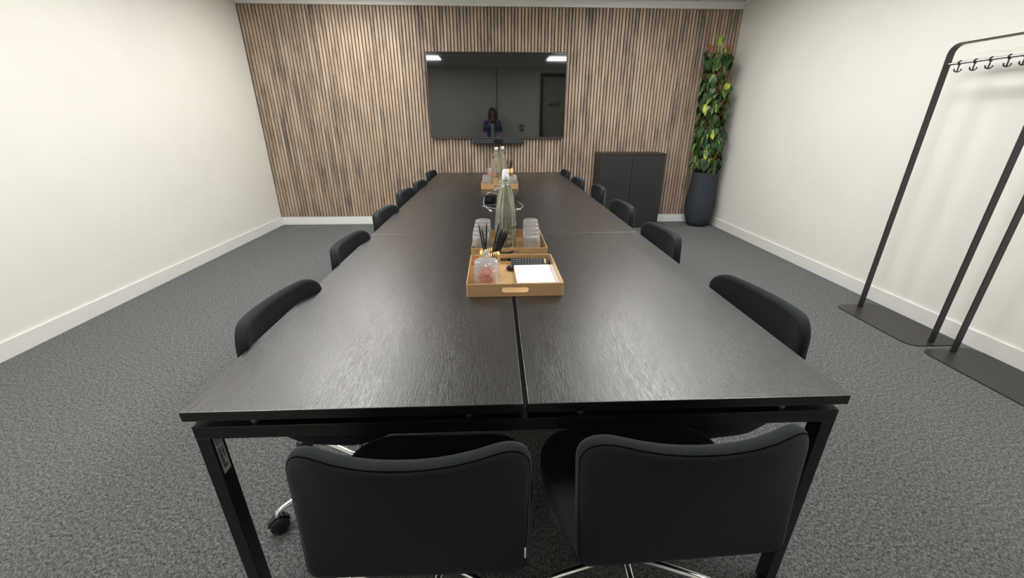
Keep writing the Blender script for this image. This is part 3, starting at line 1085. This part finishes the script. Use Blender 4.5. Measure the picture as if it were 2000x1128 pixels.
# tumblers
def make_tumbler(label, group):
    bm = B()
    H_ = 0.116
    rib = lambda a, z, j, k: 0.0014 * cos(30 * a) if 2 <= j <= 6 else 0.0
    lathe(bm, [(0, 0), (0.036, 0), (0.040, 0.003), (0.0415, 0.012), (0.042, 0.04), (0.0435, 0.085), (0.0445, 0.105), (0.0447, H_ - 0.002), (0.0440, H_), (0.0432, H_ - 0.002),
               (0.0422, 0.085), (0.0405, 0.04), (0.0385, 0.018), (0.030, 0.013), (0, 0.012)], 180, rib)
    bmesh.ops.transform(bm, matrix=Matrix.Translation((0, 0, H_)) @ Matrix.Rotation(pi, 4, 'X'), verts=bm.verts)   # standing rim down
    o = obj('glass_tumbler', bm, M['glass'], None, 'all')
    return tag(o, label, 'glass', group)


pos = ['frontmost', 'second from the front', 'third from the front', 'rearmost']
g0 = None
for s, xs in ((-1, (-0.140, -0.139, -0.138, -0.137)), (1, (0.117, 0.122, 0.128, 0.134))):
    side = 'left' if s < 0 else 'right'
    for k in range(4):
        lb = 'clear upturned ribbed tumbler in the %s row beside the near bottles, %s' % (side, pos[k])
        if g0 is None:
            g0 = make_tumbler(lb, 'tumblers on the near bottle tray'); o = g0
        else:
            o = dup(g0, None, None, lb)
        o.location = (xs[k], 1.200 + 0.0905 * k, FZ)
for s, x, ys in ((-1, -0.146, (3.470, 3.562)), (1, 0.118, (3.475, 3.567))):
    for k, y in enumerate(ys):
        o = dup(g0, (x, y, FZ), None, 'clear upturned ribbed tumbler on the far bottle tray, %s side, %s of two' % ('left' if s < 0 else 'right', ('front', 'rear')[k]), 'tumblers on the far bottle tray')


# swing-top bottles
def make_bottle(label, group):
    t = thing('swing_top_bottle', label, 'bottle', group=group)
    outer = [(0.0, 0.004), (0.030, 0.003), (0.044, 0.0), (0.0490, 0.004), (0.0510, 0.014), (0.0520, 0.04), (0.0522, 0.09), (0.0520, 0.15), (0.0505, 0.195), (0.0465, 0.235), (0.0390, 0.270), (0.0300, 0.300),
             (0.0225, 0.322), (0.0180, 0.340), (0.0165, 0.352), (0.0185, 0.356), (0.0185, 0.364), (0.0170, 0.368), (0.0125, 0.368)]
    inner = [(max(r - 0.0033, 0.0115), z_) for r, z_ in outer[4:16]][::-1]
    prof = outer + [(0.0115, 0.360)] + inner[1:] + [(0.036, 0.012), (0.0, 0.016)]

    def flute(a, z_, j, k):
        e = max(0.0, min(1.0, (z_ - 0.02) / 0.05)) * max(0.0, min(1.0, (0.33 - z_) / 0.06))
        return 0.0016 * e * cos(13 * a)
    bm = B(); lathe(bm, prof, 112, flute)
    obj('bottle_body', bm, M['green_glass'], t, 'all')
    bm = B(); lathe(bm, [(0, 0.3685), (0.0155, 0.3685), (0.0170, 0.372), (0.0170, 0.388), (0.0145, 0.394), (0.0, 0.396)], 24)
    st_ = obj('stopper', bm, M['china'], t, True)
    bm = B(); lathe(bm, [(0, 0.3905), (0.004, 0.3955), (0.004, 0.3965), (0, 0.3970)], 12)
    tube(bm, [(0.004, -0.0168, 0.380), (0.004, -0.0178, 0.380)], 0.004, 10)
    obj('stopper_pin', bm, M['steel'], st_)
    bm = B()
    for s in (-1, 1):
        tube(bm, smooth_pts([(0, s * 0.0186, 0.386), (-0.002, s * 0.0200, 0.365), (-0.004, s * 0.0200, 0.345), (-0.020, s * 0.0185, 0.333), (-0.026, s * 0.006, 0.330)], 4), 0.0012, 6)
    tube(bm, smooth_pts([(-0.026, -0.006, 0.330), (-0.040, -0.012, 0.324), (-0.056, 0.0, 0.320), (-0.040, 0.012, 0.324), (-0.026, 0.006, 0.330)], 5), 0.0012, 6)
    ringp = [(0.0185 * cos(2 * pi * k / 20), 0.0185 * sin(2 * pi * k / 20), 0.346) for k in range(20)]
    tube(bm, ringp, 0.0012, 6, cyclic=True)
    tube(bm, [(0, -0.0190, 0.386), (0, 0.0190, 0.386)], 0.0012, 6)
    obj('wire_bail', bm, M['steel'], t, 'all')

    def wrap(a, b_):
        ang = rad(-84) + a / 0.0522
        return (0.0541 * cos(ang), 0.0541 * sin(ang), 0.142 + b_)
    bm = script_strokes(0.058, wrap, 0.0009)
    obj('bottle_lettering', bm, M['ink'], t)
    return t


NBG = 'swing-top bottles on the near tray'
b0 = make_bottle('tall clear swing-top bottle on the near bottle tray, front one', NBG)
b0.location = (-0.015, 1.208, FZ); b0.rotation_euler = (0, 0, rad(4))
dup(b0, (-0.013, 1.318, FZ), rad(25), 'tall clear swing-top bottle on the near bottle tray, middle one')
dup(b0, (-0.008, 1.428, FZ), rad(-40), 'tall clear swing-top bottle on the near bottle tray, rearmost one')
dup(b0, (-0.043, 3.490, FZ), rad(15), 'tall clear swing-top bottle on the far tray, left and in front', 'swing-top bottles on the far tray')
dup(b0, (0.020, 3.610, FZ), rad(-30), 'tall clear swing-top bottle on the far tray, right and behind', 'swing-top bottles on the far tray')


# gold wire pencil cups
def make_cup(label):
    t = thing('pencil_cup', label, 'pencil cup', group='gold pencil cups')
    bm = B(); lathe(bm, [(0, 0), (0.040, 0), (0.0415, 0.002), (0.0415, 0.006), (0, 0.006)], 32)
    obj('cup_base', bm, M['gold'], t, True)
    bm = B()
    for zz in (0.119,):
        tube(bm, [(0.0405 * cos(2 * pi * k / 40), 0.0405 * sin(2 * pi * k / 40), zz) for k in range(40)], 0.0024, 6, cyclic=True)
    obj('rim', bm, M['gold'], t, 'all')
    bm = B()
    for k in range(28):
        a = 2 * pi * k / 28
        tube(bm, [(0.0405 * cos(a), 0.0405 * sin(a), 0.004), (0.0405 * cos(a), 0.0405 * sin(a), 0.119)], 0.0021, 6)
    obj('cup_bars', bm, M['gold'], t, 'all')
    return t


CUP1 = (-0.093, 0.868, FZ)
CUP2 = (0.113, 4.165, FZ)
cp = make_cup('gold wire pencil cup behind the sweet jar on the nearest tray'); cp.location = CUP1
dup(cp, CUP2, 0, 'gold wire pencil cup on the tray at the far end of the table')


def make_pencil(ln, label, group):
    bm = B(); lathe(bm, [(0, 0), (0.0036, 0), (0.0036, ln - 0.022), (0.0009, ln - 0.003), (0, ln)], 6)
    o = obj('pencil', bm, M['pencil'])
    return tag(o, label, 'pencil', group)


def stand(o, base, tip):
    d = (Vector(tip) - Vector(base)).normalized()
    o.rotation_mode = 'QUATERNION'
    o.rotation_quaternion = Vector((0, 0, 1)).rotation_difference(d)
    o.location = base


PG = 'pencils in the near gold cup'
RL = 'black pencil in the bundle leaning right in the near gold cup'
spec = [((-0.098, 0.842, 0.9), (-0.137, 0.875), 0.232, 'black pencil in the near gold cup, leftmost of three standing apart'),
        ((-0.094, 0.850, 0.9), (-0.124, 0.880), 0.212, 'short black pencil in the near gold cup, middle of three standing apart'),
        ((-0.115, 0.862, 0.9), (-0.103, 0.885), 0.228, 'black pencil in the near gold cup, third from left, leaning right'),
        ((-0.106, 0.846, 0.9), (-0.050, 0.890), 0.238, 'thin black pencil in the near gold cup, tallest of those leaning right'),
        ((-0.104, 0.862, 0.9), (-0.042, 0.872), 0.214, RL), ((-0.100, 0.856, 0.9), (-0.035, 0.884), 0.213, RL),
        ((-0.103, 0.872, 0.9), (-0.028, 0.862), 0.212, RL), ((-0.096, 0.848, 0.9), (-0.022, 0.878), 0.214, RL),
        ((-0.098, 0.864, 0.9), (-0.014, 0.894), 0.213, RL), ((-0.094, 0.876, 0.9), (-0.012, 0.868), 0.210, RL)]
for (bx, by, _), (tx, ty), ln, lb in spec:
    p = make_pencil(ln, lb, PG)
    dx, dy = tx - bx, ty - by
    dz = math.sqrt(max(ln * ln - dx * dx - dy * dy, 0.01))
    stand(p, (bx, by, FZ + 0.008), (tx, ty, FZ + 0.008 + dz))
for k, (dx, dy) in enumerate(((-0.025, 0.0), (0.0, -0.02), (0.012, 0.01), (0.022, -0.01), (0.034, 0.012))):
    lb = 'black pencil in the pencil cup at the far end of the table'
    p = make_pencil(0.215, lb, 'pencils in the far gold cup')
    stand(p, (CUP2[0] - dx * 0.5, CUP2[1] - dy, FZ + 0.008), (CUP2[0] + dx * 1.2, CUP2[1] + dy, FZ + 0.215))


# cut-glass sweet jars
def make_jar(label):
    t = thing('sweet_jar', label, 'jar', group='cut-glass sweet jars')
    prof = [(0, 0.0), (0.040, 0.0), (0.0455, 0.004)]
    rows = 13
    for j in range(rows):
        prof.append((0.0475, 0.006 + 0.0078 * j))
    prof += [(0.0465, 0.106), (0.0425, 0.106), (0.0425, 0.012), (0.038, 0.008), (0, 0.008)]

    def dia(a, z_, j, k):
        if 3 <= j < 3 + rows:
            return 0.0030 if (j + k // 2) % 2 == 0 and k % 2 == 0 else (-0.0006 if k % 2 == 0 else 0.0004)
        return 0.0
    bm = B(); lathe(bm, prof, 56, dia)
    obj('jar_body', bm, M['jar_glass'], t)
    pl = [(0, 0.1065), (0.0460, 0.1065), (0.0478, 0.109), (0.0476, 0.114), (0.0450, 0.119), (0.0400, 0.123), (0.0330, 0.126), (0.0230, 0.129), (0.008, 0.131), (0.0065, 0.138), (0.010, 0.144), (0.0125, 0.150), (0.0105, 0.157), (0.005, 0.164), (0, 0.168)]

    def dl(a, z_, j, k):
        if 2 <= j <= 7:
            return 0.0020 if (j + k // 2) % 2 == 0 and k % 2 == 0 else -0.0005
        if 10 <= j <= 13:
            return 0.0012 * cos(8 * a)
        return 0
    bm = B(); lathe(bm, pl, 56, dl)
    obj('lid', bm, M['jar_glass'], t)
    return t


JAR1 = (-0.105, 0.728, FZ)
JAR2 = (-0.105, 4.160, FZ)
jr = make_jar('cut-glass jar of pink and orange sweets on the nearest tray'); jr.location = JAR1
dup(jr, JAR2, 0.3, 'cut-glass jar on the tray at the far end of the table')


def make_sweet(mt, label, group):
    bm = B()
    lathe(bm, [(0, -0.0105), (0.006, -0.009), (0.0092, -0.005), (0.0102, 0), (0.0092, 0.005), (0.006, 0.009), (0, 0.0105)], 16)
    o = obj('wrapped_sweet', bm, mt, None, 'all')
    tag(o, label, 'sweet', group)
    bm = B()
    for s in (-1, 1):
        lathe(bm, [(0.002, 0.0100 * s), (0.0042, 0.0128 * s), (0.0068, 0.0155 * s)], 10, lambda a, z, j, k: 0.0012 * (k % 2))
    obj('wrapper_twist', bm, mt, o)
    return o


random.seed(21)
prot = {}
def sweets(J, lp, lo, grp):
    lay = [(0.0225, 5, 0.022), (0.0225, 5, 0.043), (0.0225, 5, 0.064)]
    for li, (rr, n, zz) in enumerate(lay):
        for k in range(n + 1):
            c_ = k == n
            a = 2 * pi * k / n + li * 0.6
            r_ = 0 if c_ else rr
            key = 'orange' if (li == 0 or (li == 1 and k in (0, 2, 3, 5))) else 'pink'
            lb = lo if key == 'orange' else lp
            if key not in prot:
                o = make_sweet(M[key], lb, grp); prot[key] = o
            else:
                o = dup(prot[key], None, None, lb, grp)
            o.location = (J[0] + r_ * cos(a), J[1] + r_ * sin(a), J[2] + zz)
            o.rotation_euler = (rad(90) + random.uniform(-0.3, 0.3), 0, a + rad(90)) if not c_ else (random.uniform(-0.2, 0.2), 0, 0)


sweets(JAR1, 'pink wrapped sweet piled in the upper part of the near cut-glass jar', 'orange wrapped sweet in the lower part of the near cut-glass jar', 'sweets in the near jar')
sweets(JAR2, 'pink wrapped sweet in the far cut-glass jar', 'orange wrapped sweet in the far cut-glass jar', 'sweets in the far jar')


# notepads
def make_pad(loc, rz, wd, ln, n, label):
    t = thing('notepad', label, 'notepad', loc, rz, 'white notepads on the trays')
    bm = B(); box(bm, -wd / 2, wd / 2, -ln / 2, ln / 2, 0.0, 0.002)
    obj('backing_card', bm, M['cream'], t)
    bm = B()
    random.seed(5)
    for k in range(n):
        dx, dy = random.uniform(-0.001, 0.001), random.uniform(-0.001, 0.001)
        box(bm, -wd / 2 + dx, wd / 2 + dx, -ln / 2 + dy, ln / 2 + dy, 0.002 + k * 0.0013, 0.002 + (k + 1) * 0.0013 - 0.0001)
    obj('paper_block', bm, M['paper'], t)
    return t


make_pad((0.1065, 0.853, FZ), rad(1.5), 0.176, 0.222, 13, 'thick white notepad on the nearest tray')
make_pad((-0.115, 3.955, FZ), rad(3), 0.105, 0.15, 9, 'small white notepad on the tray at the far end of the table')

# remote control behind the pad and small clicker
t = thing('remote_control', 'black remote control lying behind the notepad on the nearest tray', 'remote control', (0.100, 0.994, FZ + 0.012), rad(1))
t.rotation_euler = (rad(28), 0, rad(1))
bm = B(); box(bm, -0.096, 0.084, -0.023, 0.023, 0, 0.018, 0.004, 3)
obj('remote_body', bm, M['matte_plastic'], t, True)
for r_ in range(3):
    for c_ in range(10):
        bm = B(); box(bm, -0.083 + 0.0135 * c_ - 0.0022, -0.083 + 0.0135 * c_ + 0.0022, -0.013 + 0.013 * r_ - 0.0018, -0.013 + 0.013 * r_ + 0.0018, 0.0179, 0.0200, 0.0008, 1)
        obj('button', bm, M['grey_key'], t)
bm = B(); box(bm, 0.058, 0.064, -0.014, 0.014, 0.0179, 0.0215, 0.001)
obj('bright_key', bm, M['cream'], t, label='pale cream key near the right end')
t = thing('presentation_clicker', 'small rounded black clicker with pinkish button left of the notepad', 'clicker', (-0.004, 0.945, FZ), rad(15))
bm = B(); lathe(bm, [(0, 0), (0.011, 0), (0.0155, 0.005), (0.0165, 0.013), (0.013, 0.021), (0.008, 0.024), (0, 0.025)], 24)
obj('clicker_body', bm, M['black_plastic'], t, True)
bm = B(); lathe(bm, [(0.0050, 0.0244), (0.0042, 0.0256), (0, 0.0260)], 16)
obj('clicker_button', bm, M['purple'], t, True)

# charging adapter and cables on the middle desk
bm = B(); box(bm, -0.042, 0.042, -0.036, 0.036, 0, 0.070, 0.005, 3)
t = obj('power_adapter', bm, M['cable_black'], None, True)
t.location = (-0.103, 2.628, TH); t.rotation_euler = (0, 0, rad(-14))
tag(t, 'square black power adapter block amid cables behind the near bottles', 'power adapter')
bm = B(); box(bm, -0.020, 0.020, -0.0375, -0.0355, 0.025, 0.045, 0.0005)
obj('socket_face', bm, M['black_plastic'], t)
random.seed(4)


def cable(name, pts, r, m_, label, parent_plugs=()):
    bm = B(); tube(bm, smooth_pts(pts, 6), r, 8)
    o = obj(name, bm, m_, None, 'all')
    tag(o, label, 'cable', 'cables in the tangle on the middle desk')
    for p, d in parent_plugs:
        d = Vector(d).normalized()
        Mx = Matrix.Translation(p) @ Vector((1, 0, 0)).rotation_difference(d).to_matrix().to_4x4()
        bm = B(); box(bm, -0.014, 0.008, -0.008, 0.008, -0.004, 0.004, 0.0015, 2, Mx)
        pl_ = obj('plug', bm, M['cable_white'] if m_ is M['cable_white'] else m_, o)
        bm = B(); box(bm, 0.008, 0.020, -0.006, 0.006, -0.0022, 0.0022, 0.0, 1, Mx)
        obj('plug_tip', bm, M['steel'] if m_ is not M['cable_white'] else M['china'], pl_)
    return o


Z = TH + 0.004
coil = [(0.02 + 0.105 * cos(a) * (1 + 0.08 * sin(3 * a)), 2.60 + 0.085 * sin(a) * (1 + 0.1 * cos(2 * a)), Z + 0.002 + 0.0010 * k) for k, a in enumerate([0.5 * i for i in range(44)])]
cable('black_cable', coil, 0.0022, M['cable_black'], 'coiled black cable lying on the table beside the power adapter')
cable('white_usb_cable', [(0.02, 2.70, Z + 0.03), (-0.10, 2.69, Z + 0.078), (-0.150, 2.60, Z + 0.05), (-0.158, 2.53, Z + 0.01), (-0.135, 2.44, Z), (-0.115, 2.36, Z), (-0.105, 2.315, Z + 0.001)], 0.0016, M['cable_white'],
      'thin white cable with a plug pointing at the camera, left of the bottles', [((-0.1015, 2.300, Z + 0.001), (0.25, -1, 0))])
cable('white_usb_cable', [(0.04, 2.66, Z + 0.02), (0.11, 2.66, Z + 0.012), (0.150, 2.56, Z), (0.160, 2.48, Z), (0.140, 2.40, Z), (0.112, 2.355, Z), (0.098, 2.35, Z + 0.001)], 0.0015, M['cable_white'],
      'thin white cable looping out on the right of the bottles', [((0.112, 2.348, Z + 0.001), (1, 0.1, 0))])
cable('white_usb_cable', [(-0.17, 2.50, Z), (-0.12, 2.43, Z), (-0.05, 2.36, Z + 0.004), (0.02, 2.38, Z + 0.006), (0.06, 2.44, Z + 0.004)], 0.0015, M['cable_white'], 'thin white cable lying along the front of the tangle')
cable('grey_cable', [(-0.155, 2.47, Z + 0.006), (-0.10, 2.46, Z + 0.016), (-0.03, 2.47, Z + 0.02), (0.03, 2.53, Z + 0.03), (-0.02, 2.62, Z + 0.05), (-0.05, 2.66, Z + 0.085), (-0.12, 2.63, Z + 0.078)], 0.0016, M['floorbox'],
      'grey cable wrapped around the power adapter block')

# ------------------------------------------------------------------ the person taking the photograph (seen in the television)
HX, HY = -0.100, -1.190
pr = thing('person', 'person in a blue jacket holding up a phone, reflected in the television', 'person', (HX, HY, 0))


def skin_obj(name, verts, edges, radii, m_, parent, sub=2, root=0):
    me = bpy.data.meshes.new(name)
    me.from_pydata([Vector(v_) for v_ in verts], edges, [])
    o = bpy.data.objects.new(name, me)
    COL.objects.link(o)
    o.parent = parent
    me.materials.append(m_)
    sm = o.modifiers.new('skin', 'SKIN')
    sm.use_smooth_shade = True
    for i, r in enumerate(radii):
        me.skin_vertices[0].data[i].radius = r if isinstance(r, tuple) else (r, r)
        me.skin_vertices[0].data[i].use_root = (i == root)
    ss = o.modifiers.new('sub', 'SUBSURF')
    ss.levels = sub; ss.render_levels = sub
    return o


V_, E_, R_ = [], [], []
def jv(p, r, par=None):
    V_.append(p); R_.append(r)
    if par is not None:
        E_.append((par, len(V_) - 1))
    return len(V_) - 1


pel = jv((0, 0, 0.93), (0.155, 0.105))
wai = jv((0, 0.005, 1.08), (0.125, 0.09), pel)
che = jv((0, 0.0, 1.26), (0.145, 0.10), wai)
upc = jv((0, -0.005, 1.37), (0.10, 0.075), che)
nek = jv((0, 0.0, 1.455), 0.052, upc)
nk2 = jv((0, 0.015, 1.505), 0.050, nek)
hd1 = jv((0, 0.030, 1.56), (0.066, 0.080), nk2)
hd2 = jv((0, 0.025, 1.625), (0.074, 0.094), hd1)
hd3 = jv((0, 0.015, 1.675), (0.060, 0.076), hd2)
PHX = CAM.x - HX          # phone centre in body space
PHY = CAM.y - 0.016 - HY
for s in (-1, 1):
    sh = jv((s * 0.165, -0.005, 1.375), 0.056, upc)
    el = jv((s * 0.225, 0.10, 1.135), 0.043, sh)
    wr = jv((PHX + s * 0.115, PHY - 0.080, 1.300), 0.028, el)
    pa = jv((PHX + s * 0.100, PHY - 0.045, 1.345), (0.030, 0.016), wr)
    for k, (zo, ln) in enumerate(((0.028, 0.9), (0.009, 1.0), (-0.010, 0.95), (-0.027, 0.8))):
        f1 = jv((PHX + s * 0.100, PHY - 0.012, 1.366 + zo), 0.0088, pa)
        f2 = jv((PHX + s * (0.094 - 0.004 * k), PHY + 0.0165, 1.368 + zo), 0.0082, f1)
        f3 = jv((PHX + s * (0.094 - 0.026 * ln), PHY + 0.020, 1.370 + zo), 0.0072, f2)
    t1 = jv((PHX + s * 0.080, PHY - 0.040, 1.352), 0.011, pa)
    t2 = jv((PHX + s * 0.060, PHY - 0.020, 1.368), 0.0092, t1)
    t3 = jv((PHX + s * 0.045, PHY - 0.014, 1.382), 0.0080, t2)
    hp = jv((s * 0.092, 0.0, 0.86), (0.085, 0.085), pel)
    kn = jv((s * 0.095, 0.020, 0.49), 0.056, hp)
    an = jv((s * 0.098, -0.010, 0.095), 0.036, kn)
    to = jv((s * 0.103, 0.080, 0.045), (0.026, 0.018), an)
skin_obj('body', V_, E_, R_, M['skin'], pr, 2, pel)
# clothes
V_, E_, R_ = [], [], []
ah = jv((0, 0, 0.82), (0.186, 0.128)); a0 = jv((0, 0, 0.92), (0.182, 0.126), ah)
a1 = jv((0, 0.004, 1.08), (0.152, 0.112), a0)
a2 = jv((0, 0, 1.26), (0.166, 0.118), a1)
a3 = jv((0, -0.012, 1.375), (0.120, 0.088), a2)
for s in (-1, 1):
    q1 = jv((s * 0.172, -0.008, 1.372), 0.070, a3)
    q2 = jv((s * 0.228, 0.098, 1.132), 0.056, q1)
    q3 = jv((PHX + s * 0.130, PHY - 0.115, 1.275), 0.040, q2)
skin_obj('jacket', V_, E_, R_, M['blue'], pr, 2, ah)
V_, E_, R_ = [], [], []
az = jv((0, 0.066, 0.86), (0.066, 0.070)); a0 = jv((0, 0.066, 0.96), (0.066, 0.072), az); a1 = jv((0, 0.062, 1.10), (0.060, 0.064), a0); a2 = jv((0, 0.062, 1.27), (0.060, 0.066), a1); a3 = jv((0, 0.038, 1.385), (0.050, 0.050), a2)
skin_obj('top', V_, E_, R_, M['white_top'], pr, 2, 0)
V_, E_, R_ = [], [], []
at_ = jv((0, 0, 1.03), (0.150, 0.106)); a0 = jv((0, 0, 0.90), (0.168, 0.116), at_)
for s in (-1, 1):
    b1 = jv((s * 0.096, 0, 0.76), (0.094, 0.098), a0); b2 = jv((s * 0.096, 0.018, 0.49), 0.068, b1); b3 = jv((s * 0.098, -0.008, 0.10), 0.052, b2)
skin_obj('trousers', V_, E_, R_, M['trouser'], pr, 2, 0)
for s in (-1, 1):
    V_, E_, R_ = [], [], []
    a0 = jv((s * 0.098, -0.045, 0.048), (0.042, 0.044)); a1 = jv((s * 0.101, 0.03, 0.046), (0.042, 0.042), a0); a2 = jv((s * 0.106, 0.135, 0.036), (0.044, 0.033), a1)
    skin_obj('shoe', V_, E_, R_, M['black_plastic'], pr, 2, 0)
# hair to the shoulders
bm = B()
for a in range(-9, 10):
    ang = rad(-90 + a * 15)
    for rr in (0.0, 0.012):
        c_, s_ = cos(ang), sin(ang)
        pts = [(0, 0.01, 1.712 + rr * 0.2), (0.045 * c_, 0.015 + 0.055 * s_, 1.705), ((0.080 + rr) * c_, 0.010 + (0.098 + rr) * s_, 1.640), ((0.085 + rr) * c_, 0.0 + (0.100 + rr) * s_, 1.550), ((0.090 + rr) * c_, -0.005 + (0.095 + rr) * s_, 1.43)]
        tube(bm, smooth_pts(pts, 3), 0.019, 6)
obj('hair', bm, M['hair'], pr, 'all')
for s in (-1, 1):
    bm = B(); lathe(bm, [(0, -0.007), (0.006, -0.005), (0.009, 0), (0.006, 0.005), (0, 0.007)], 12, c=(s * 0.031, 0.104, 1.618))
    ey = obj('eye', bm, M['eye_white'], pr, 'all')
    bm = B(); tube(bm, [(s * 0.031, 0.109, 1.618), (s * 0.031, 0.1142, 1.618)], 0.0052, 12)
    obj('iris', bm, M['ink'], ey)
bm = B(); tube(bm, [(0, 0.108, 1.625), (0, 0.120, 1.600), (0, 0.130, 1.582), (0, 0.112, 1.575)], [0.007, 0.009, 0.012, 0.008], 8)
obj('nose', bm, M['skin'], pr, 'all')
bm = B(); tube(bm, smooth_pts([(-0.024, 0.092, 1.548), (0, 0.106, 1.546), (0.024, 0.092, 1.548)], 3), 0.0055, 6)
obj('mouth', bm, M['lip'], pr, 'all')
# phone
bm = B(); prism(bm, [rrect(0.160, 0.076, 0.011, 5)], -0.0045, 0.0045)
ph = obj('phone', bm, M['black_plastic'])
ph.location = (CAM.x, CAM.y - 0.0165, CAM.z)
ph.rotation_euler = (pi / 2 + PITCH, 0, -YAW)
tag(ph, 'black phone held up sideways by the person, reflected in the television', 'phone')
